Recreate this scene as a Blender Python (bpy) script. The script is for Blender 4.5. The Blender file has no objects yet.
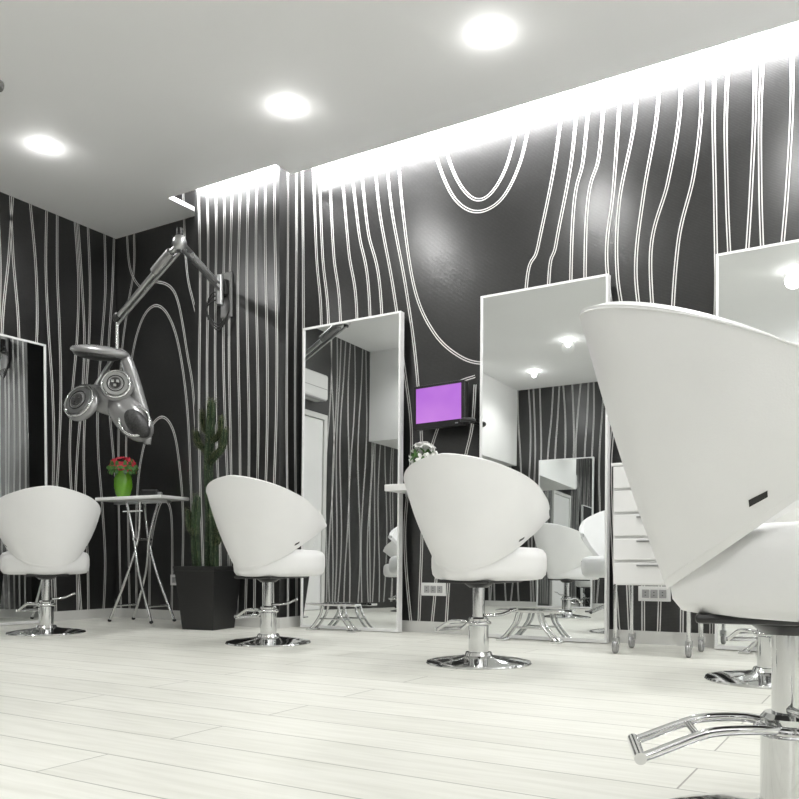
import bpy, bmesh, math, random
from mathutils import Vector, Matrix, Euler
random.seed(7)
S = bpy.context.scene
S.view_settings.view_transform = 'Standard'
S.view_settings.look = 'None'
S.view_settings.exposure = 0.0
pi = math.pi

# ------------------------------------------------------------ materials
def mat(name, color=(.8,.8,.8), rough=.5, metal=0., spec=.5, emis=None, estr=0., coat=0., trans=0.):
    m = bpy.data.materials.new(name); m.use_nodes = True
    b = m.node_tree.nodes['Principled BSDF']
    b.inputs['Base Color'].default_value = (*color, 1)
    b.inputs['Roughness'].default_value = rough
    b.inputs['Metallic'].default_value = metal
    b.inputs['Specular IOR Level'].default_value = spec
    b.inputs['Coat Weight'].default_value = coat
    b.inputs['Transmission Weight'].default_value = trans
    if emis:
        b.inputs['Emission Color'].default_value = (*emis, 1)
        b.inputs['Emission Strength'].default_value = estr
    return m
def noise_vary(m, c1, c2, scale=5., bump=0., bscale=200., detail=4.):
    nt = m.node_tree; b = nt.nodes['Principled BSDF']
    tc = nt.nodes.new('ShaderNodeTexCoord')
    n = nt.nodes.new('ShaderNodeTexNoise'); n.inputs['Scale'].default_value = scale; n.inputs['Detail'].default_value = detail
    r = nt.nodes.new('ShaderNodeValToRGB')
    r.color_ramp.elements[0].position = .3; r.color_ramp.elements[1].position = .7
    r.color_ramp.elements[0].color = (*c1, 1); r.color_ramp.elements[1].color = (*c2, 1)
    nt.links.new(tc.outputs['Object'], n.inputs['Vector'])
    nt.links.new(n.outputs['Fac'], r.inputs['Fac'])
    nt.links.new(r.outputs['Color'], b.inputs['Base Color'])
    if bump > 0:
        n2 = nt.nodes.new('ShaderNodeTexNoise'); n2.inputs['Scale'].default_value = bscale
        bp = nt.nodes.new('ShaderNodeBump'); bp.inputs['Strength'].default_value = bump; bp.inputs['Distance'].default_value = .002
        nt.links.new(tc.outputs['Object'], n2.inputs['Vector'])
        nt.links.new(n2.outputs['Fac'], bp.inputs['Height'])
        nt.links.new(bp.outputs['Normal'], b.inputs['Normal'])
    return m

M_ceil = noise_vary(mat('ceiling_paint', rough=.7), (.88,.88,.88), (.90,.90,.90), 1.5)
M_white_wall = noise_vary(mat('white_wall_paint', rough=.7), (.80,.80,.79), (.84,.84,.83), 2)
M_leather = noise_vary(mat('white_leatherette', rough=.32), (.77,.77,.765), (.81,.81,.805), 4, .2, 350)
M_lacq = noise_vary(mat('white_lacquer', rough=.25), (.76,.76,.75), (.80,.80,.79), 3)
M_chrome = noise_vary(mat('chrome', rough=.07, metal=1), (.62,.63,.63), (.68,.68,.68), 8)
M_steel = noise_vary(mat('satin_steel', rough=.28, metal=1), (.40,.41,.41), (.50,.50,.50), 8)
M_mirror = mat('mirror_glass', (.88,.90,.90), .0, 1)
M_frame = noise_vary(mat('mirror_frame_silver', rough=.35), (.74,.74,.74), (.80,.80,.80), 6)
M_black = noise_vary(mat('black_plastic', rough=.35), (.010,.010,.010), (.018,.018,.018), 6)
M_blackg = noise_vary(mat('black_pot_resin', rough=.4), (.003,.003,.003), (.006,.006,.006), 6)
M_seam = mat('seam_grey', (.35,.35,.35), .6)
M_line = mat('wallpaper_white_ink', (.72,.72,.70), .45)
M_base = noise_vary(mat('baseboard_white', rough=.4), (.60,.60,.58), (.66,.66,.64), 4)
M_green = noise_vary(mat('cactus_green', rough=.55), (.006,.018,.006), (.022,.050,.015), 14, .3, 60)
M_spine = mat('cactus_spine', (.16,.18,.09), .6)
M_vase = noise_vary(mat('lime_glazed_ceramic', rough=.15, coat=.4), (.08,.25,.01), (.14,.34,.02), 4)
M_red = noise_vary(mat('red_petal', rough=.5), (.45,.004,.02), (.65,.06,.10), 30)
M_wpet = noise_vary(mat('white_petal', rough=.5), (.75,.76,.72), (.85,.85,.82), 20)
M_leaf = noise_vary(mat('leaf_green', rough=.5), (.03,.09,.02), (.07,.18,.03), 20)
M_soil = noise_vary(mat('potting_soil', rough=.9), (.02,.014,.01), (.05,.035,.025), 60)
M_glass = mat('clear_glass', (.95,.97,.97), .02, trans=.9)
M_dgrey = noise_vary(mat('dryer_grey_plastic', rough=.24, metal=.4), (.27,.27,.27), (.34,.34,.34), 6)
M_dark = noise_vary(mat('dark_grille', rough=.4, metal=.4), (.03,.03,.03), (.06,.06,.06), 90)
M_lamp = mat('downlight_lens', (1,1,1), .4, emis=(1,1,.98), estr=25)

# screen: purple gradient
M_screen = mat('screen_purple', (.02,.01,.03), .2)
nt = M_screen.node_tree; b = nt.nodes['Principled BSDF']
tc = nt.nodes.new('ShaderNodeTexCoord'); gr = nt.nodes.new('ShaderNodeTexNoise'); gr.inputs['Scale'].default_value = 3
rp = nt.nodes.new('ShaderNodeValToRGB')
rp.color_ramp.elements[0].position=.3; rp.color_ramp.elements[0].color = (.42,.13,.66,1)
rp.color_ramp.elements[1].position=.7; rp.color_ramp.elements[1].color = (.58,.23,.74,1)
nt.links.new(tc.outputs['Object'], gr.inputs['Vector']); nt.links.new(gr.outputs['Fac'], rp.inputs['Fac'])
nt.links.new(rp.outputs['Color'], b.inputs['Emission Color']); b.inputs['Emission Strength'].default_value = 1.0

# dark woven wallpaper with a satin sheen
M_paper = mat('charcoal_wallpaper', (.025,.025,.025), .31, spec=.8)
nt = M_paper.node_tree; b = nt.nodes['Principled BSDF']
tc = nt.nodes.new('ShaderNodeTexCoord')
w1 = nt.nodes.new('ShaderNodeTexWave'); w1.bands_direction='Z'; w1.inputs['Scale'].default_value=40; w1.inputs['Distortion'].default_value=1.5; w1.inputs['Detail'].default_value=2
w2 = nt.nodes.new('ShaderNodeTexNoise'); w2.inputs['Scale'].default_value=90; w2.inputs['Detail'].default_value=3
mx = nt.nodes.new('ShaderNodeMath'); mx.operation='MULTIPLY'
rp = nt.nodes.new('ShaderNodeValToRGB')
rp.color_ramp.elements[0].position=.1; rp.color_ramp.elements[0].color=(.005,.005,.005,1)
rp.color_ramp.elements[1].position=.6; rp.color_ramp.elements[1].color=(.020,.020,.0195,1)
bp = nt.nodes.new('ShaderNodeBump'); bp.inputs['Strength'].default_value=.35; bp.inputs['Distance'].default_value=.0015
nt.links.new(tc.outputs['Object'], w1.inputs['Vector']); nt.links.new(tc.outputs['Object'], w2.inputs['Vector'])
nt.links.new(w1.outputs['Fac'], mx.inputs[0]); nt.links.new(w2.outputs['Fac'], mx.inputs[1])
nt.links.new(mx.outputs[0], rp.inputs['Fac']); nt.links.new(rp.outputs['Color'], b.inputs['Base Color'])
nt.links.new(mx.outputs[0], bp.inputs['Height']); nt.links.new(bp.outputs['Normal'], b.inputs['Normal'])

# white plank floor
M_floor = mat('white_plank_floor', (.8,.8,.78), .36)
nt = M_floor.node_tree; b = nt.nodes['Principled BSDF']
tc = nt.nodes.new('ShaderNodeTexCoord')
br = nt.nodes.new('ShaderNodeTexBrick')
br.inputs['Scale'].default_value = 1.0
br.inputs['Brick Width'].default_value = 1.9
br.inputs['Row Height'].default_value = .19
br.inputs['Mortar Size'].default_value = .0022
br.inputs['Mortar Smooth'].default_value = .1
br.inputs['Bias'].default_value = 0
br.offset = .37
br.inputs['Color1'].default_value = (.73,.73,.675,1)
br.inputs['Color2'].default_value = (.78,.78,.725,1)
br.inputs['Mortar'].default_value = (.34,.34,.30,1)
mp = nt.nodes.new('ShaderNodeMapping'); mp.inputs['Scale'].default_value = (1.2, 14, 1)
gn = nt.nodes.new('ShaderNodeTexNoise'); gn.inputs['Scale'].default_value = 3; gn.inputs['Detail'].default_value = 8
gr = nt.nodes.new('ShaderNodeValToRGB')
gr.color_ramp.elements[0].position=.3; gr.color_ramp.elements[0].color=(.88,.88,.86,1)
gr.color_ramp.elements[1].position=.6; gr.color_ramp.elements[1].color=(1,1,1,1)
mm = nt.nodes.new('ShaderNodeMix'); mm.data_type='RGBA'; mm.blend_type='MULTIPLY'; mm.inputs['Factor'].default_value=1
nt.links.new(tc.outputs['Object'], br.inputs['Vector']); nt.links.new(tc.outputs['Object'], mp.inputs['Vector'])
nt.links.new(mp.outputs[0], gn.inputs['Vector']); nt.links.new(gn.outputs['Fac'], gr.inputs['Fac'])
nt.links.new(br.outputs['Color'], mm.inputs['A']); nt.links.new(gr.outputs['Color'], mm.inputs['B'])
nt.links.new(mm.outputs['Result'], b.inputs['Base Color'])

# ------------------------------------------------------------ mesh helpers
def empty(name, loc=(0,0,0), rz=0):
    e = bpy.data.objects.new(name, None); S.collection.objects.link(e)
    e.empty_display_size = .1
    e.location = loc; e.rotation_euler = (0,0,rz)
    return e
def obj(name, verts, faces, m, parent=None, smooth=False, loc=None, rot=None):
    me = bpy.data.meshes.new(name); me.from_pydata([tuple(v) for v in verts], [], faces); me.update()
    bm = bmesh.new(); bm.from_mesh(me); bmesh.ops.recalc_face_normals(bm, faces=bm.faces); bm.to_mesh(me); bm.free()
    o = bpy.data.objects.new(name, me); S.collection.objects.link(o)
    if m: me.materials.append(m)
    if smooth:
        for p in me.polygons: p.use_smooth = True
    if parent: o.parent = parent
    if loc is not None: o.location = loc
    if rot is not None: o.rotation_euler = rot
    return o
def box(name, lo, hi, m, parent=None, bev=0., seg=2, rot=None):
    c = [(lo[i]+hi[i])/2 for i in range(3)]; h = [(hi[i]-lo[i])/2 for i in range(3)]
    v = [(sx*h[0],sy*h[1],sz*h[2]) for sx in(-1,1) for sy in(-1,1) for sz in(-1,1)]
    f = [(0,1,3,2),(4,6,7,5),(0,4,5,1),(2,3,7,6),(0,2,6,4),(1,5,7,3)]
    o = obj(name, v, f, m, parent, loc=c, rot=rot)
    if bev>0:
        md=o.modifiers.new('bevel','BEVEL'); md.width=bev; md.segments=seg; md.limit_method='ANGLE'
    return o
def lathe(name, prof, m, parent=None, n=40, loc=None, rot=None, sx=1, sy=1):
    vs=[];fs=[]
    for r,z in prof:
        for i in range(n):
            a=2*pi*i/n; vs.append((r*math.cos(a)*sx,r*math.sin(a)*sy,z))
    for j in range(len(prof)-1):
        for i in range(n):
            k=(i+1)%n; fs.append((j*n+i,j*n+k,(j+1)*n+k,(j+1)*n+i))
    fs.append(tuple(range(n))[::-1]); L=(len(prof)-1)*n; fs.append(tuple(L+i for i in range(n)))
    o=obj(name,vs,fs,m,parent,True,loc,rot)
    md=o.modifiers.new('es','EDGE_SPLIT'); md.split_angle=math.radians(38)
    return o
def catmull(pts, k=8, closed=False):
    P=[Vector(p) for p in pts]; out=[]
    n=len(P)
    if n<3: return P
    for i in range(n-1):
        p0=P[max(i-1,0)];p1=P[i];p2=P[i+1];p3=P[min(i+2,n-1)]
        for j in range(k):
            t=j/k
            out.append(.5*((2*p1)+(p2-p0)*t+(2*p0-5*p1+4*p2-p3)*t*t+(3*p1-p0-3*p2+p3)*t**3))
    out.append(P[-1]); return out
def tube(name, pts, r, m, parent=None, n=12, smooth=True, k=6, rfun=None, ribs=0, ribamp=0):
    P = catmull(pts,k) if smooth and len(pts)>2 else [Vector(p) for p in pts]
    vs=[];fs=[]
    T=[]
    for i in range(len(P)):
        a=P[max(i-1,0)];b_=P[min(i+1,len(P)-1)]; T.append((b_-a).normalized())
    up=Vector((0,0,1)) if abs(T[0].z)<.9 else Vector((1,0,0))
    N=(up-T[0]*up.dot(T[0])).normalized()
    for i,p in enumerate(P):
        N=(N-T[i]*N.dot(T[i])).normalized(); B=T[i].cross(N)
        rr=r*(rfun(i/(len(P)-1)) if rfun else 1)
        for j in range(n):
            a=2*pi*j/n
            q=rr*(1+ribamp*math.cos(ribs*a)) if ribs else rr
            vs.append(p+N*math.cos(a)*q+B*math.sin(a)*q)
    for i in range(len(P)-1):
        for j in range(n):
            k2=(j+1)%n; fs.append((i*n+j,i*n+k2,(i+1)*n+k2,(i+1)*n+j))
    fs.append(tuple(range(n))[::-1]); L=(len(P)-1)*n; fs.append(tuple(L+j for j in range(n)))
    o=obj(name,vs,fs,m,parent,True)
    md=o.modifiers.new('es','EDGE_SPLIT'); md.split_angle=math.radians(50)
    return o
def ellipsoid(name, c, r, m, parent=None, rot=None, n=24, e=1.0):
    vs=[];fs=[];k=n//2
    def sp(v,p): return math.copysign(abs(v)**p,v)
    for j in range(k+1):
        th=pi*j/k-pi/2
        for i in range(n):
            a=2*pi*i/n
            vs.append((r[0]*sp(math.cos(th),e)*sp(math.cos(a),e),r[1]*sp(math.cos(th),e)*sp(math.sin(a),e),r[2]*sp(math.sin(th),e)))
    for j in range(k):
        for i in range(n):
            q=(i+1)%n; fs.append((j*n+i,j*n+q,(j+1)*n+q,(j+1)*n+i))
    o=obj(name,vs,fs,m,parent,True,c,rot)
    bm=bmesh.new(); bm.from_mesh(o.data); bmesh.ops.remove_doubles(bm,verts=bm.verts,dist=1e-5)
    bmesh.ops.recalc_face_normals(bm,faces=bm.faces)
    for f in bm.faces: f.smooth=True
    bm.to_mesh(o.data); bm.free()
    return o
def torus(name, c, R, r, m, parent=None, rot=None, n=36, k=10):
    vs=[];fs=[]
    for i in range(n):
        a=2*pi*i/n
        for j in range(k):
            q=2*pi*j/k; vs.append(((R+r*math.cos(q))*math.cos(a),(R+r*math.cos(q))*math.sin(a),r*math.sin(q)))
    for i in range(n):
        for j in range(k):
            fs.append((i*k+j,((i+1)%n)*k+j,((i+1)%n)*k+(j+1)%k,i*k+(j+1)%k))
    return obj(name,vs,fs,m,parent,True,c,rot)

# ------------------------------------------------------------ room shell
XL, XR = -5.36, 2.2
YW, YB = 4.52, -1.9
H = 3.0
def child(o,p):
    o.parent=p; o.matrix_parent_inverse=Matrix.Translation(-p.location); return o
box('floor', (XL-.1,YB-.1,-.1),(XR+.1,YW+.1,0), M_floor)
PX0,PX1,PY = -4.285,-3.52,4.30
ceil = box('ceiling', (XL-.1,YB-.1,H),(XR+.1,4.20,H+.03), M_ceil)
child(box('ceiling_strip_recess', (XL-.1,4.20,H),(-4.44,YW+.1,H+.03), M_ceil),ceil)
child(box('ceiling_strip_feature', (-3.47,4.20,H),(XR+.1,4.36,H+.03), M_ceil),ceil)
child(box('cove_top', (XL-.1,3.95,H+.26),(XR+.1,YW+.1,H+.3), M_ceil),ceil)
child(box('cove_back', (XL-.1,3.93,H+.03),(XR+.1,3.95,H+.3), M_ceil),ceil)
wall_feature = box('wall_feature', (XL-.1,YW,0),(XR+.1,YW+.1,H+.3), M_paper)
wall_left = box('wall_left', (XL-.1,YB,0),(XL,YW,H+.03), M_paper)
wall_opp = box('wall_opposite', (XL-.1,YB-.1,0),(XR+.1,YB,H), M_paper)
wall_right = box('wall_right', (XR,YB,0),(XR+.1,YW,H), M_white_wall)
pil = box('wall_pilaster', (PX0,PY,0),(PX1,YW,H+.26), M_paper)
box('baseboard_feature', (PX1,YW-.012,0),(XR,YW,.07), M_base)
box('baseboard_recess', (XL,YW-.012,0),(PX0,YW,.07), M_base)
box('baseboard_pilaster', (PX0-.012,PY-.012,0),(PX1+.012,YW-.013,.07), M_base)
box('baseboard_left', (XL,2.5,0),(XL+.012,YW-.013,.07), M_base)
box('baseboard_opposite', (XL+.013,YB,0),(XR,YB+.012,.07), M_base)
box('wall_soffit_white', (XL,YB+.001,1.95),(XL+.75,.7,2.999), M_white_wall)
# white door + air conditioner on the left wall (seen in the mirror)
d=empty('door_1',(XL,2.02,0))
box('leaf',(0,-.38,.005),(.03,.38,2.03),M_lacq,d,.003)
box('jamb_l',(0,-.44,0),(.045,-.385,2.09),M_base,d)
box('jamb_r',(0,.385,0),(.045,.44,2.09),M_base,d)
box('lintel',(0,-.385,2.035),(.045,.385,2.09),M_base,d)
tube('handle',[(.03,.30,1.0),(.08,.30,1.0),(.08,.20,1.0)],.009,M_chrome,d,smooth=False)
a_=empty('wall_air_conditioner',(XL,2.05,2.33))
box('housing',(0,-.30,-.13),(.18,.36,.14),M_lacq,a_,.03,4)
box('louver',(.11,-.27,-.134),(.17,.33,-.122),M_seam,a_)
box('front_seam',(.179,-.28,-.02),(.1815,.34,-.014),M_seam,a_)

# wallpaper lines
def lines_mesh(name, lines, fn, parent, w=.0058, gap=.0066):
    vs=[];fs=[]
    for L in lines:
        P=catmull([Vector((a,z,0)) for a,z in L],14)
        for off in (-gap,gap):
            base=len(vs)
            for i,p in enumerate(P):
                t=(P[min(i+1,len(P)-1)]-P[max(i-1,0)])
                if t.length<1e-7: t=Vector((0,1,0))
                t.normalize(); nrm=Vector((-t.y,t.x,0))
                for s in (-w/2,w/2):
                    q=p+nrm*(off+s); vs.append(fn(q.x,min(max(q.y,.07),3.2)))
            for i in range(len(P)-1):
                fs.append((base+2*i,base+2*i+1,base+2*i+3,base+2*i+2))
    o=obj(name,vs,fs,M_line); return child(o,parent)
def wavy(a, amp=.04, ztop=3.2, drift=0., ph=None):
    ph=random.uniform(0,6.28) if ph is None else ph
    return [(a+amp*math.sin(ph+i*1.15)+drift*i/7, ztop-i*(ztop)/7) for i in range(8)]
F=[ [(-3.50,3.2),(-3.49,2),(-3.5,0)],
 [(-3.41,3.2),(-3.38,2.5),(-3.34,2.0),(-3.38,1),(-3.36,0)],
 [(-3.36,3.2),(-3.33,2.5),(-3.28,2.0),(-3.30,1),(-3.30,0)],
 [(-3.28,3.2),(-3.24,2.5),(-3.18,1.9),(-3.20,0)],
 [(-3.19,3.2),(-3.12,2.5),(-3.05,1.9),(-3.1,0)],
 [(-3.12,3.2),(-3.04,2.6),(-2.95,2.0),(-2.95,0)],
 [(-3.04,3.2),(-2.97,2.6),(-2.86,2.0),(-2.85,0)],
 [(-2.93,3.2),(-2.88,2.7),(-2.78,2.2),(-2.70,1.7),(-2.64,1.2),(-2.69,.6),(-2.64,0)],
 [(-2.84,3.2),(-2.79,2.7),(-2.68,2.15),(-2.60,1.6),(-2.56,.9),(-2.59,0)],
 [(-2.75,3.2),(-2.71,2.7),(-2.62,2.15),(-2.48,1.85),(-2.30,1.68),(-2.13,1.62),(-1.95,1.64)],
 [(-2.52,3.2),(-2.46,2.92),(-2.36,2.68),(-2.25,2.56),(-2.13,2.53),(-2.01,2.59),(-1.91,2.76),(-1.85,3.0),(-1.83,3.2)],
 [(-2.44,3.2),(-2.385,2.92),(-2.30,2.72),(-2.20,2.61),(-2.10,2.62),(-2.00,2.75),(-1.93,2.98),(-1.90,3.2)],
 [(-1.63,3.2),(-1.70,2.7),(-1.80,2.25),(-1.88,1.9),(-1.9,0)],
 [(-1.55,3.2),(-1.60,2.7),(-1.69,2.25),(-1.74,1.9),(-1.75,0)],
 [(-1.48,3.2),(-1.53,2.7),(-1.60,2.2),(-1.62,0)],
 [(-1.40,3.2),(-1.44,2.7),(-1.52,2.2),(-1.5,0)],
 [(-1.31,3.2),(-1.36,2.5),(-1.40,2.1),(-1.34,1.5),(-1.38,.9),(-1.33,0)],
 [(-1.22,3.2),(-1.25,2.8),(-1.33,2.4),(-1.34,2.0),(-1.27,1.5),(-1.30,.9),(-1.27,0)],
 [(-1.10,3.2),(-1.13,2.8),(-1.20,2.4),(-1.24,2.0),(-1.19,1.5),(-1.20,.9),(-1.2,0)],
 [(-1.00,3.2),(-1.01,2.8),(-1.07,2.45),(-1.16,2.1),(-1.13,1.5),(-1.1,.9),(-1.12,0)],
 [(-.90,3.2),(-.90,2.8),(-.94,2.45),(-1.02,2.1),(-1.05,1.5),(-1.0,.9),(-1.0,0)],
 [(-2.50,0),(-2.46,.5),(-2.52,1.0),(-2.44,1.3),(-2.35,1.5),(-2.2,1.55)],
 [(-2.40,0),(-2.36,.5),(-2.28,1.0),(-2.22,1.25),(-2.2,1.5)],
]
a=-.81
while a<XR-.05:
    F.append(wavy(a,random.uniform(.015,.03),drift=random.uniform(-.10,-.02))); a+=random.choice([.07,.09,.10,.12])
lines_mesh('feature_line_pattern',F,lambda a,z:(a,YW-.002,z),wall_feature)
Rc=[ [(-5.20,0),(-5.22,.8),(-5.24,1.4),(-5.18,2.0),(-5.07,2.30),(-4.93,2.40),(-4.79,2.32),(-4.67,2.07),(-4.58,1.6),(-4.54,1.0),(-4.5,0)],
 [(-5.12,0),(-5.13,.6),(-5.10,1.1),(-5.00,1.42),(-4.85,1.54),(-4.72,1.42),(-4.65,1.1),(-4.62,.7),(-4.64,0)],
 [(-5.30,0),(-5.33,1.2),(-5.3,2.0),(-5.22,2.45),(-5.15,2.75),(-5.16,3.2)],
 [(-5.24,3.2),(-5.20,2.75),(-5.05,2.55),(-4.90,2.58),(-4.70,2.45),(-4.58,2.0),(-4.5,1.5),(-4.45,0)],
 [(-4.62,3.2),(-4.58,2.6),(-4.46,2.1),(-4.40,1.0),(-4.4,0)],
 [(-4.98,0),(-4.97,.5),(-4.90,.8),(-4.82,.9),(-4.74,.75),(-4.74,0)] ]
lines_mesh('recess_line_pattern',Rc,lambda a,z:(a,YW-.002,z),wall_feature)
Pl=[wavy(PX0+.03+i*.079,.014,3.2,drift=.05 if i<4 else -.02,ph=i*.45) for i in range(10)]
lines_mesh('pilaster_line_pattern',Pl,lambda a,z:(min(max(a,PX0+.002),PX1-.002),PY-.002,z),pil)
lines_mesh('pilaster_side_line_pattern',[wavy(PY+.08,.008),wavy(PY+.17,.008)],lambda a,z:(PX1+.002,a,z),pil)
Lf=[];a=YB+.08
while a<YW-.04:
    if not (1.55<a<2.5): Lf.append(wavy(a,random.uniform(.02,.04),3.0,drift=random.uniform(-.03,.06)))
    a+=random.choice([.06,.08,.10,.13])
lines_mesh('left_line_pattern',Lf,lambda a,z:(XL+.002,min(max(a,YB+.01),YW-.01),min(z,2.999)),wall_left)
Lo=[];a=XL+.1
while a<XR-.05:
    Lo.append(wavy(a,random.uniform(.02,.04),3.0,drift=random.uniform(-.05,.05))); a+=random.choice([.08,.1,.14])
lines_mesh('opposite_line_pattern',Lo,lambda a,z:(a,YB+.002,min(z,2.999)),wall_opp)

# ------------------------------------------------------------ mirrors
def floor_mirror(loc, rz, w=.76, h=1.99):
    e=empty('floor_mirror',loc,rz)
    lean=math.atan(.03/h)
    p=empty('mirror_tilt',(0,0,0)); p.parent=e; p.rotation_euler=(-lean,0,0)
    box('frame_back',(-w/2,-.0,.0),(w/2,.030,h),M_frame,p)
    fw=.013
    box('frame_left',(-w/2,-.014,0),(-w/2+fw,0,h),M_frame,p)
    box('frame_right',(w/2-fw,-.014,0),(w/2,0,h),M_frame,p)
    box('frame_top',(-w/2+fw,-.014,h-fw),(w/2-fw,0,h),M_frame,p)
    box('frame_bottom',(-w/2+fw,-.014,0),(w/2-fw,0,fw*1.5),M_frame,p)
    box('mirror_pane',(-w/2+fw,-.008,fw),(w/2-fw,-.001,h-fw),M_mirror,p)
    return e
for x in (-3.05,-1.745,-.435,.88):
    floor_mirror((x,YW-.10,.004),0)
floor_mirror((XL+.10,3.44,.004),pi/2-math.radians(1.4))
for x in (-3.87,-2.5,-1.1,.3):
    floor_mirror((x,YB+.10,.004),pi)

def mirror_footrest(loc,rz=0,w=.38):
    e=empty('chrome_mirror_footrest',loc,rz)
    box('tread',(-w/2,-.035,.160),(w/2,.035,.175),M_chrome,e,.004)
    for s in(-1,1):
        for y in(-.03,.03):
            tube('leg',[(s*.06,y,.160),(s*.08,y,.10),(s*.13,y,.035),(s*.16,y,.010)],.008,M_chrome,e)
        box('foot',(s*.16-.025,-.045,0),(s*.16+.025,.045,.012),M_chrome,e,.003)
        tube('cross_tie',[(s*.10,-.03,.075),(s*.10,.03,.075)],.006,M_chrome,e,smooth=False)
    tube('cross_rod',[(-.10,0,.075),(.10,0,.075)],.006,M_chrome,e)
    return e
for x in (-3.10,-1.77,-.5): mirror_footrest((x,YW-.20,0))

# ------------------------------------------------------------ salon chair
def salon_chair(loc, face, foot, scale=1.0):
    e=empty('salon_styling_chair',(loc[0],loc[1],0),face-pi/2)
    e.scale=(scale,)*3
    lathe('base_disc',[(.01,0),(.228,0),(.230,.004),(.226,.010),(.18,.020),(.09,.030),(.062,.036),(.056,.05),(.01,.05)],M_chrome,e,64)
    lathe('pump_sleeve',[(.01,.045),(.044,.045),(.044,.195),(.038,.202),(.01,.202)],M_chrome,e,32)
    lathe('piston',[(.01,.20),(.027,.20),(.027,.345),(.01,.345)],M_chrome,e,28)
    lathe('swivel_mount',[(.01,.330),(.040,.330),(.06,.345),(.06,.352),(.01,.352)],M_black,e,28)
    box('seat_plate',(-.12,-.14,.351),(.12,.20,.366),M_black,e,.006)
    tube('pump_lever',[(0.03,0,.21),(.10,.02,.215),(.15,.03,.235),(.17,.03,.24)],.007,M_chrome,e)
    # seat cushion: rounded, narrower at the rear where the shell grips it
    prof=[(.80,.362),(.92,.367),(.98,.385),(1.0,.415),(1.0,.455),(.985,.478),(.94,.494),(.84,.503),(.5,.508),(.2,.508)]
    n=64; vs=[];fs=[]; yc=.05
    for s,z in prof:
        for i in range(n):
            a=2*pi*i/n
            ca,sa=math.cos(a),math.sin(a); p=.66
            x=.258*math.copysign(abs(ca)**p,ca); y=yc+.235*math.copysign(abs(sa)**p,sa)
            u=min(1,max(0,(.06-y)/.26)); taper=1-.50*u*u*(3-2*u)
            vs.append((x*s*taper,yc+(y-yc)*s,z))
    for j in range(len(prof)-1):
        for i in range(n):
            k=(i+1)%n; fs.append((j*n+i,j*n+k,(j+1)*n+k,(j+1)*n+i))
    fs.append(tuple(range(n))[::-1]); L=(len(prof)-1)*n; fs.append(tuple(L+i for i in range(n)))
    obj('seat_cushion',vs,fs,M_leather,e,True)
    # petal shaped wrap-around shell
    NT,NV=60,18
    pm=math.radians(118)
    def sh(t,v,out=0.):
        at=min(abs(t),1)
        zt=.640+.240*max(1-at**1.5,0)**.93
        zb=.640-.235*max(1-at**2.0,0)**1.0
        z=zb+(zt-zb)*v
        ph=t*pm
        g=z-.36
        rx=.130+.53*g-.24*g*g; ry=.163+.305*g
        bulge=.007*math.sin(pi*v)
        yy=-(ry+out+bulge)*math.cos(ph)
        if yy>0: yy*=1.6
        return Vector(((rx+out+bulge)*math.sin(ph), yy, z))
    vs=[];fs=[]
    for i in range(NT+1):
        t=-1+2*i/NT; t=math.sin(t*pi/2)*.45+t*.55; t*=.9985
        for j in range(NV+1): vs.append(sh(t,j/NV))
    for i in range(NT):
        for j in range(NV):
            a=i*(NV+1)+j; fs.append((a,a+1,a+NV+2,a+NV+1))
    o=obj('back_shell',vs,fs,M_leather,e,True)
    md=o.modifiers.new('solid','SOLIDIFY'); md.thickness=.028; md.offset=0
    md=o.modifiers.new('bev','BEVEL'); md.width=.008; md.segments=3; md.limit_method='ANGLE'; md.angle_limit=math.radians(50)
    for s,vv in (('upper',.980),('lower',.02)):
        tube('seam_'+s,[sh(-.93+1.86*i/40,vv,.0145) for i in range(41)],.0016,M_leather,e,6,k=2)
    for sg in(-1,1):
        q=[sh(sg*(.63+.013*i),.10,.0155) for i in range(5)]+[sh(sg*(.63+.013*i),.135,.0155) for i in range(4,-1,-1)]
        o=obj('badge',q,[(0,1,8,9),(1,2,7,8),(2,3,6,7),(3,4,5,6)],M_black,e)
        md=o.modifiers.new('s','SOLIDIFY'); md.thickness=.003; md.offset=0
    f=empty('footrest',(0,0,0),foot-(face-pi/2)-pi/2); f.parent=e
    torus('collar',(0,0,.175),.046,.010,M_chrome,f)
    for s in(-1,1):
        tube('arm',[(s*.035,.02,.178),(s*.055,.06,.182),(s*.06,.12,.178),(s*.062,.155,.168),(s*.065,.225,.138),(s*.065,.24,.133)],.008,M_chrome,f)
    tube('bar',[(-.075,.24,.133),(.075,.24,.133)],.010,M_chrome,f,16,smooth=False)
    tube('bar_inner',[(-.06,.15,.168),(.06,.15,.168)],.006,M_chrome,f,12,smooth=False)
    return e
D=math.radians
salon_chair((-4.52,3.28),D(148),D(170))
salon_chair((-2.95,3.51),D(92),D(160))
salon_chair((-1.59,3.30),D(88),D(150))
salon_chair((-.43,3.38),D(80),D(120))
salon_chair((-.160,1.492),D(9),D(200))
salon_chair((-2.75,1.2),D(-70),D(-90))
salon_chair((-4.45,1.2),D(200),D(180))

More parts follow.
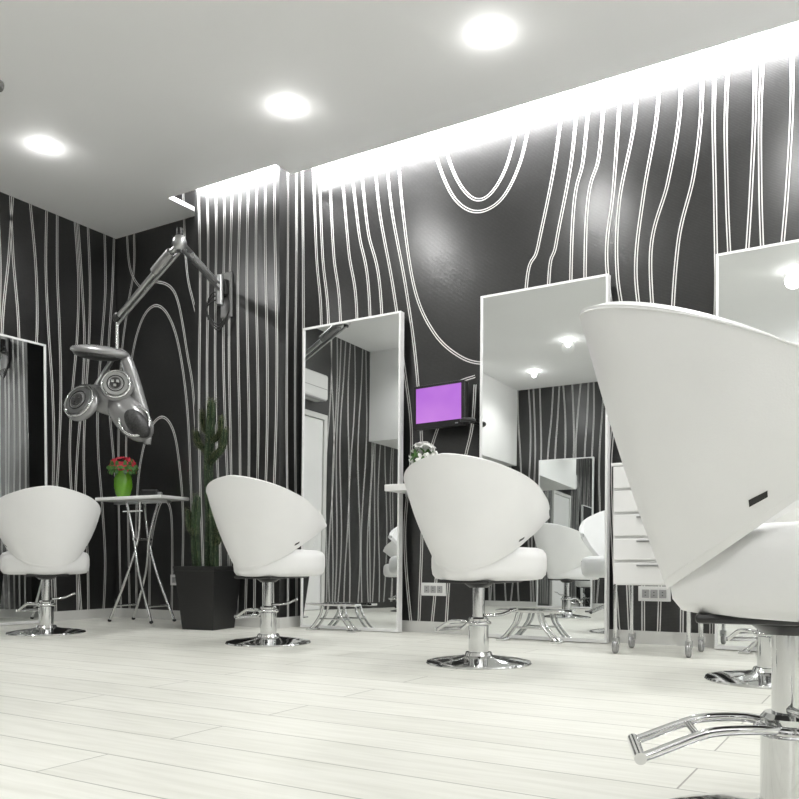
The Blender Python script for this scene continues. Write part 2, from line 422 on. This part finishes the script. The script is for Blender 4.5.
# ------------------------------------------------------------ trolley
def trolley(loc,rz):
    e=empty('salon_drawer_trolley',loc,rz)
    w,dp=.36,.30
    box('carcass',(-w/2,-dp/2,.33),(w/2,dp/2,.90),M_lacq,e,.006)
    box('top_tray',(-w/2-.008,-dp/2-.008,.90),(w/2+.008,dp/2+.008,.915),M_lacq,e,.004)
    hh=.57/5
    for i in range(5):
        z=.33+i*hh
        box('drawer',(-w/2+.008,-dp/2-.016,z+.006),(w/2-.008,-dp/2,z+hh-.006),M_lacq,e,.004)
        box('drawer_handle',(-.06,-dp/2-.026,z+hh-.024),(.06,-dp/2-.016,z+hh-.016),M_steel,e)
        for sg in(-1,1):
            box('drawer_gap',(sg*(w/2)-.0015,-dp/2+.01,z-.002),(sg*(w/2)+.0015,dp/2-.01,z+.002),M_seam,e)
    for sx in(-1,1):
        for sy in(-1,1):
            x=sx*(w/2-.01);y=sy*(dp/2-.01)
            tube('leg',[(x,y,.34),(x,y,.075)],.010,M_chrome,e,10,smooth=False)
            box('caster_fork',(x-.016,y-.006,.045),(x+.016,y+.02,.078),M_steel,e,.003)
            lathe('caster_wheel',[(.004,-.010),(.028,-.010),(.031,-.006),(.031,.006),(.028,.010),(.004,.010)],M_dgrey,e,20,loc=(x,y,.032),rot=(0,pi/2,0))
    return e
trolley((-1.02,4.12,0),D(0))

# ------------------------------------------------------------ wall monitor
def monitor():
    e=empty('wall_monitor',(-2.375,YW,1.372))
    box('wall_plate',(-.05,-.012,-.05),(.05,0,.05),M_black,e,.002)
    tube('bracket_arm',[(0,-.01,0),(.0,-.09,-.01)],.015,M_black,e,smooth=False)
    p=empty('panel',(0,-.10,0),D(-6)); p.parent=e
    box('housing',(-.18,-.028,-.13),(.18,.018,.13),M_black,p,.006)
    box('bezel',(-.182,-.034,-.132),(.182,-.028,.132),M_black,p,.003)
    box('screen',(-.162,-.0365,-.095),(.162,-.034,.115),M_screen,p)
    box('status_led',(.12,-.036,-.120),(.14,-.034,-.113),M_steel,p)
    tube('cable',[(-.05,.02,-.10),(-.08,.06,-.18),(-.10,.08,-.30),(-.09,.085,-.5)],.004,M_black,e,8)
monitor()

# ------------------------------------------------------------ wall shelf + white flowers
e=empty('white_wall_shelf',(-2.41,YW,0))
box('board',(-.245,-.30,.86),(.245,0,.90),M_lacq,e,.004)
for sx in(-.15,.15): box('bracket',(sx-.01,-.2,.83),(sx+.01,0,.86),M_steel,e,.002)
def bloom(c,r,n=6,tilt=(0,0,0)):
    vs=[];fs=[]
    R=Euler(tilt).to_matrix()
    for k in range(n):
        a=2*pi*k/n; ca,sa=math.cos(a),math.sin(a); b0=len(vs)
        for (u,w,h) in [(0,0,0),(.45,.28,.25),(.45,-.28,.25),(.85,.22,.38),(.85,-.22,.38),(1.1,0,.30)]:
            vs.append(Vector(c)+R@Vector((ca*u*r-sa*w*r,sa*u*r+ca*w*r,h*r)))
        fs+= [(b0,b0+1,b0+2),(b0+1,b0+3,b0+4,b0+2),(b0+3,b0+5,b0+4)]
    return vs,fs
def bouquet(name,parent,center,rad,count,m,br,flat=.7,n=6,layers=1):
    V=[];Fc=[]
    for i in range(count):
        u=random.uniform(-.2,1); a=i*2.39996; q=math.sqrt(max(0,1-u*u))
        d=Vector((q*math.cos(a),q*math.sin(a),u*flat))
        c=Vector(center)+d*rad
        zdir=d.normalized(); eul=zdir.to_track_quat('Z','Y').to_euler()
        for l in range(layers):
            v,f=bloom(c+zdir*(l*br*.1),br*(1-.28*l),n,eul)
            o=len(V); V+=v; Fc+=[tuple(x+o for x in g) for g in f]
    return obj(name,V,Fc,m,parent,False)
e=empty('vase_of_white_flowers',(-2.46,YW-.17,.90))
lathe('glass_vase',[(.01,0),(.035,0),(.04,.01),(.03,.06),(.026,.09),(.036,.12),(.033,.12),(.022,.09),(.01,.02)],M_glass,e,24)
bouquet('blooms',e,(0,0,.16),.065,16,M_wpet,.042,1.2,6,1)
bouquet('leaves',e,(0,0,.15),.06,8,M_leaf,.045,.6,3)
for i in range(6):
    a=i*1.05; tube('stem',[(0,0,.03),(.01*math.cos(a),.01*math.sin(a),.10),(.035*math.cos(a),.035*math.sin(a),.20)],.003,M_leaf,e,6)

# ------------------------------------------------------------ folding tray table
TX,TY=-4.75,4.24
e=empty('folding_side_table',(TX,TY,0),D(4))
box('tabletop',(-.315,-.15,.880),(.315,.15,.905),M_lacq,e,.006)
box('top_rail',(-.26,-.02,.86),(.26,.02,.88),M_steel,e)
for s in(-1,1):
    y=.09*s
    tube('leg_a',[(-.06,y,.865),(-.01,y*.8,.62),(.06,y,.35),(.20,y*1.3,.012)],.0105,M_chrome,e,10,k=4)
    tube('leg_b',[(.07,y,.865),(.02,y*.6,.62),(-.05,y,.35),(-.20,y*1.3,.012)],.0105,M_chrome,e,10,k=4)
    for x in(-.20,.20): ellipsoid('foot',(x,y*1.3,.012),(.015,.015,.012),M_black,e,n=12)
tube('cross_bar_upper',[(.005,-.09,.60),(.005,.09,.60)],.009,M_chrome,e,smooth=False)
tube('side_bar',[(-.09,-.09,.80),(.10,-.09,.80)],.007,M_chrome,e,smooth=False)
tube('cross_bar_lower',[(-.15,-.11,.12),(-.15,.11,.12)],.008,M_chrome,e,smooth=False)
tube('cross_bar_lower_b',[(.15,-.11,.12),(.15,.11,.12)],.008,M_chrome,e,smooth=False)
e=empty('green_vase_with_red_flowers',(TX-.19,TY-.01,.905))
lathe('vase',[(.01,0),(.035,0),(.055,.03),(.068,.09),(.066,.14),(.05,.19),(.052,.20),(.045,.20),(.04,.18),(.01,.05)],M_vase,e,28)
bouquet('red_blooms',e,(0,0,.225),.085,26,M_red,.034,.75,6,3)
bouquet('foliage',e,(0,0,.21),.09,18,M_leaf,.05,.5,4)
e=empty('hair_clipper',(TX+.14,TY-.04,.905),D(30))
box('body',(-.07,-.025,.001),(.05,.025,.05),M_black,e,.012)
box('blade',(.05,-.02,.01),(.075,.02,.03),M_steel,e,.002)

# ------------------------------------------------------------ potted cactus
e=empty('potted_cactus',(-3.91,4.05,0),D(8))
vs=[];fs=[]
for (h,z) in [(.120,0),(.155,.38),(.161,.38),(.163,.41),(.146,.41),(.141,.36)]:
    for sx,sy in((-1,-1),(1,-1),(1,1),(-1,1)): vs.append((sx*h,sy*h,z))
for j in range(5):
    for i in range(4): fs.append((j*4+i,j*4+(i+1)%4,(j+1)*4+(i+1)%4,(j+1)*4+i))
fs.append((3,2,1,0))
o=obj('planter',vs,fs,M_blackg,e)
md=o.modifiers.new('bev','BEVEL'); md.width=.004; md.segments=2
box('soil',(-.142,-.142,.34),(.142,.142,.375),M_soil,e)
tip=lambda t: 1 if t<.8 else max(.08,math.sqrt(max(0,1-((t-.8)/.2)**2)))
stems=[([(0,0,.36),(.01,0,.7),(.0,.0,1.05),(.02,0,1.38),(.025,0,1.50)],.026),
 ([(.0,0,1.08),(.07,-.02,1.13),(.125,-.02,1.19),(.14,-.02,1.30)],.019),
 ([(.0,0,1.15),(-.06,.02,1.19),(-.10,.02,1.23),(-.11,.02,1.31)],.018),
 ([(.0,0,1.22),(.055,.01,1.25),(.085,.01,1.30),(.095,.01,1.38)],.016),
 ([(.0,0,1.28),(-.04,.01,1.31),(-.055,.01,1.36),(-.06,.01,1.43)],.014),
 ([(-.05,-.05,.36),(-.06,-.06,.6),(-.045,-.06,.88)],.026),
 ([(.07,-.03,.36),(.08,-.05,.6),(.07,-.05,.74)],.024),
 ([(-.02,.07,.36),(-.03,.08,.7),(-.02,.08,.92)],.024),
 ([(-.055,-.06,.62),(-.095,-.07,.66),(-.11,-.07,.78)],.018),
 ([(.075,-.05,.55),(.115,-.05,.58),(.125,-.05,.68)],.016)]
sv=[];sf=[]
for i,(p,r) in enumerate(stems):
    tube('stem_%d'%(i+1),p,r,M_green,e,30,k=8,rfun=tip,ribs=6,ribamp=.26)
    P=catmull(p,16)
    for q in P:
        for k in range(8):
            a=2*pi*k/8+random.uniform(-.2,.2)
            for dz in(-.012,.0,.012):
                d=Vector((math.cos(a),math.sin(a),random.uniform(-.4,.8))).normalized()
                b0=Vector(q)+Vector((math.cos(a),math.sin(a),0))*r*1.0+Vector((0,0,dz))
                o_=len(sv); sd=Vector((-d.y,d.x,0)).normalized()*.0016
                sv+=[b0-sd,b0+sd,b0+d*random.uniform(.018,.034)]; sf.append((o_,o_+1,o_+2))
obj('spines',sv,sf,M_spine,e)

# ------------------------------------------------------------ wall-mounted hair processor
W0=Vector((-3.975,PY,2.30))
e=empty('wall_mounted_hair_processor',W0)
box('wall_plate',(-.05,-.02,-.19),(.05,0,.12),M_dgrey,e,.008)
box('wall_box',(-.035,-.06,-.05),(.035,-.02,.06),M_black,e,.008)
lathe('pivot_post',[(.01,-.12),(.026,-.12),(.026,.08),(.01,.08)],M_steel,e,20,loc=(0,-.075,0))
A=Vector((0,-.075,0));J=Vector((-3.69,3.58,2.335))-W0;K2=Vector((-4.27,3.61,1.985))-W0
for s in(-1,1):
    tube('arm_lower',[A+Vector((0,0,s*.022)),J+Vector((0,0,s*.022))],.011,M_steel,e,smooth=False)
tube('arm_cover',[A*.85+J*.15,A*.25+J*.75],.024,M_dgrey,e,14,smooth=False)
ellipsoid('elbow',J,(.042,.042,.05),M_steel,e)
tube('elbow_post',[J-Vector((0,0,.06)),J+Vector((0,0,.085))],.020,M_black,e,14,smooth=False)
tube('arm_upper',[J,K2],.017,M_steel,e,14,smooth=False)
tube('arm_upper_cover',[J*.88+K2*.12,J*.62+K2*.38],.034,M_dgrey,e,14,smooth=False)
tube('arm_upper_lower_rod',[J+Vector((0,.0,-.055)),K2+Vector((0,0,-.045))],.009,M_steel,e,10,smooth=False)
ellipsoid('wrist',K2,(.028,.028,.035),M_black,e)
tube('drop_rod',[K2+Vector((0,0,.03)),K2+Vector((0,0,-.20))],.013,M_chrome,e,smooth=False)
for k in range(3):
    rr=.06+.015*k
    tube('cable_loop',[(.02,-.03,-.05),(-.08,-.06,-.02-.03*k),(-.12-rr*.3,-.06,-.14),(-.04,-.05,-.24-.02*k),(.05,-.04,-.16),(.03,-.03,-.04)],.005,M_black,e,8)
hd=empty('head',Vector((-4.35,3.62,1.505))-W0,D(31)); hd.parent=e; hd.scale=(1.08,)*3
def pod(c,R,rot,depth=.05):
    p=empty('pod',c); p.parent=hd; p.rotation_euler=rot
    ellipsoid('pod_shell',(0,0,-.01),(R,R,depth),M_dgrey,p,n=32)
    torus('pod_rim',(0,0,.022),R*.84,R*.08,M_chrome,p)
    lathe('pod_grille',[(.002,.02),(R*.76,.02),(R*.74,.034),(.002,.036)],M_steel,p,30)
    torus('pod_ring',(0,0,.034),R*.50,R*.04,M_black,p)
    lathe('pod_center',[(.002,.03),(R*.36,.03),(R*.34,.042),(.002,.046)],M_dark,p,24)
    for k in range(3):
        a=2*pi*k/3+.5; box('vent',(R*.18*math.cos(a)-.008,R*.18*math.sin(a)-.008,.040),(R*.18*math.cos(a)+.008,R*.18*math.sin(a)+.008,.0485),M_chrome,p)
    return p
ellipsoid('canopy',(-.06,0,.255),(.175,.12,.040),M_dgrey,hd,rot=(D(10),D(7),0),n=32)
ellipsoid('canopy_under',(-.07,-.015,.232),(.14,.10,.030),M_dark,hd,rot=(D(10),D(7),0))
tube('spine_band',[(.02,.02,.27),(.08,.02,.23),(.12,.02,.12),(.165,.02,-.03),(.21,.02,-.18),(.215,.02,-.29)],.030,M_dgrey,hd,16,rfun=lambda t:.7+.7*math.sin(pi*t))
ellipsoid('body_bridge',(-.03,.03,-.03),(.20,.07,.080),M_dgrey,hd,rot=(0,D(18),0),n=32,e=.9)
pod((-.150,-.05,-.055),.115,(D(70),0,D(-22)))
pod((.060,-.06,.045),.095,(D(80),0,D(8)))
ellipsoid('lower_shell',(.12,.01,-.13),(.17,.10,.10),M_dgrey,hd,rot=(0,D(50),0),n=32,e=.95)
ellipsoid('lower_shell_inner',(.17,-.045,-.17),(.11,.06,.062),M_dark,hd,rot=(0,D(50),0),n=28)
torus('lower_rim',(.165,-.06,-.165),.085,.010,M_chrome,hd,rot=(D(82),D(0),D(10)))
tube('yoke',[(-.145,.03,-.02),(-.06,.06,.14),(.02,.03,.24)],.014,M_steel,hd)

# ------------------------------------------------------------ sockets
def socket(loc):
    e=empty('wall_socket_plate',loc)
    box('plate',(-.085,-.012,-.04),(.085,0,.04),M_lacq,e,.003)
    for i in(-1,0,1): 
        box('module',(i*.045-.019,-.016,-.022),(i*.045+.019,-.011,.022),M_seam,e,.002)
        for z in(-.008,.008): box('hole',(i*.045-.003,-.0175,z-.002),(i*.045+.003,-.0155,z+.002),M_black,e)
socket((-2.48,YW,.27)); socket((-1.14,YW,.27)); socket((-4.66,YW,.30))
e=empty('hairdryer_holder',(-2.17,YW,1.26))
tube('stem',[(0,0,0),(0,-.14,0)],.010,M_black,e,smooth=False)
torus('ring',(0,-.16,0),.034,.013,M_black,e,rot=(0,0,0))
lathe('smoke_detector',[(.01,0),(.045,0),(.05,.012),(.05,.03),(.01,.03)],M_dgrey,None,28,loc=(-4.16,2.70,H-.03))

# ------------------------------------------------------------ lighting
def downlight(x,y,pw,pp):
    e=empty('recessed_downlight',(x,y,H))
    lathe('lens',[(.002,-.014),(.050,-.012),(.082,-.001),(.002,-.001)],M_lamp,e,40)
    l=bpy.data.lights.new('downlight_beam','SPOT'); l.energy=pw; l.spot_size=D(150); l.spot_blend=.7; l.shadow_soft_size=.07; l.color=(1,.997,.98)
    o=bpy.data.objects.new('downlight_beam',l); S.collection.objects.link(o); o.parent=e; o.location=(0,0,-.09)
    l=bpy.data.lights.new('downlight_glow','POINT'); l.energy=pp; l.shadow_soft_size=.03; l.color=(1,.997,.98)
    o=bpy.data.objects.new('downlight_glow',l); S.collection.objects.link(o); o.parent=e; o.location=(0,0,-.05)
for (x,y) in [(-4.54,3.28),(-2.97,3.70),(-1.72,3.69),(-.45,3.70),(.9,3.7)]:
    downlight(x,y,52,1.2)
for (x,y) in [(-3.16,.1),(-.8,1.15),(-4.4,1.1),(-1.6,-.85),(.4,-.85),(1.2,1.2),(-4.0,-1.0)]:
    downlight(x,y,34,1.2)
def cove(name,x0,x1,y,z,power):
    e=empty(name,((x0+x1)/2,y,z))
    box('strip_body',((x0-x1)/2,-.03,.012),((x1-x0)/2,.03,.03),M_lacq,e)
    l=bpy.data.lights.new('cove_led','AREA'); l.shape='RECTANGLE'; l.size=x1-x0; l.size_y=.05; l.energy=power; l.color=(1,1,1)
    o=bpy.data.objects.new('cove_led',l); S.collection.objects.link(o); o.parent=e; o.location=(0,.0,.0)
    o.rotation_euler=(D(48),0,0)
cove('cove_light_feature',-3.45,2.1,4.32,H+.19,210)
cove('cove_light_pilaster',-4.40,-3.52,4.14,H+.19,32)
# added half-bowl fill lamps, out of view, put in to brighten the ceiling
def fill_uplighter(loc,rz,power):
    e=empty('added_fill_uplighter',loc,rz)
    box('back_plate',(-.06,-.012,-.10),(.06,0,.06),M_steel,e,.003)
    lathe('bowl',[(.03,-.10),(.08,-.07),(.12,-.02),(.14,.04),(.132,.04),(.11,-.01),(.07,-.055),(.02,-.08)],M_lacq,e,32,loc=(0,-.155,0))
    l=bpy.data.lights.new('ceiling_fill','SPOT'); l.energy=power; l.spot_size=D(160); l.spot_blend=.8; l.shadow_soft_size=.06
    o=bpy.data.objects.new('ceiling_fill',l); S.collection.objects.link(o); o.parent=e; o.location=(0,-.155,.03); o.rotation_euler=(pi,0,0)
for y in (-1.0,.5,2.0,3.2): fill_uplighter((XR,y,1.95),pi/2+pi,85)
for x in (-.4,1.2): fill_uplighter((x,YB,2.25),pi,65)

w=bpy.data.worlds.new('world'); S.world=w; w.use_nodes=True
w.node_tree.nodes['Background'].inputs[0].default_value=(.6,.6,.6,1); w.node_tree.nodes['Background'].inputs[1].default_value=.3

# ------------------------------------------------------------ camera
cd=bpy.data.cameras.new('camera'); cam=bpy.data.objects.new('camera',cd); S.collection.objects.link(cam)
cam.location=(0,0,.45); cam.rotation_euler=(pi/2,0,math.radians(31.13))
cd.sensor_width=36; cd.lens=836/799*36; cd.shift_y=160.5/799; cd.clip_start=.05
S.camera=cam
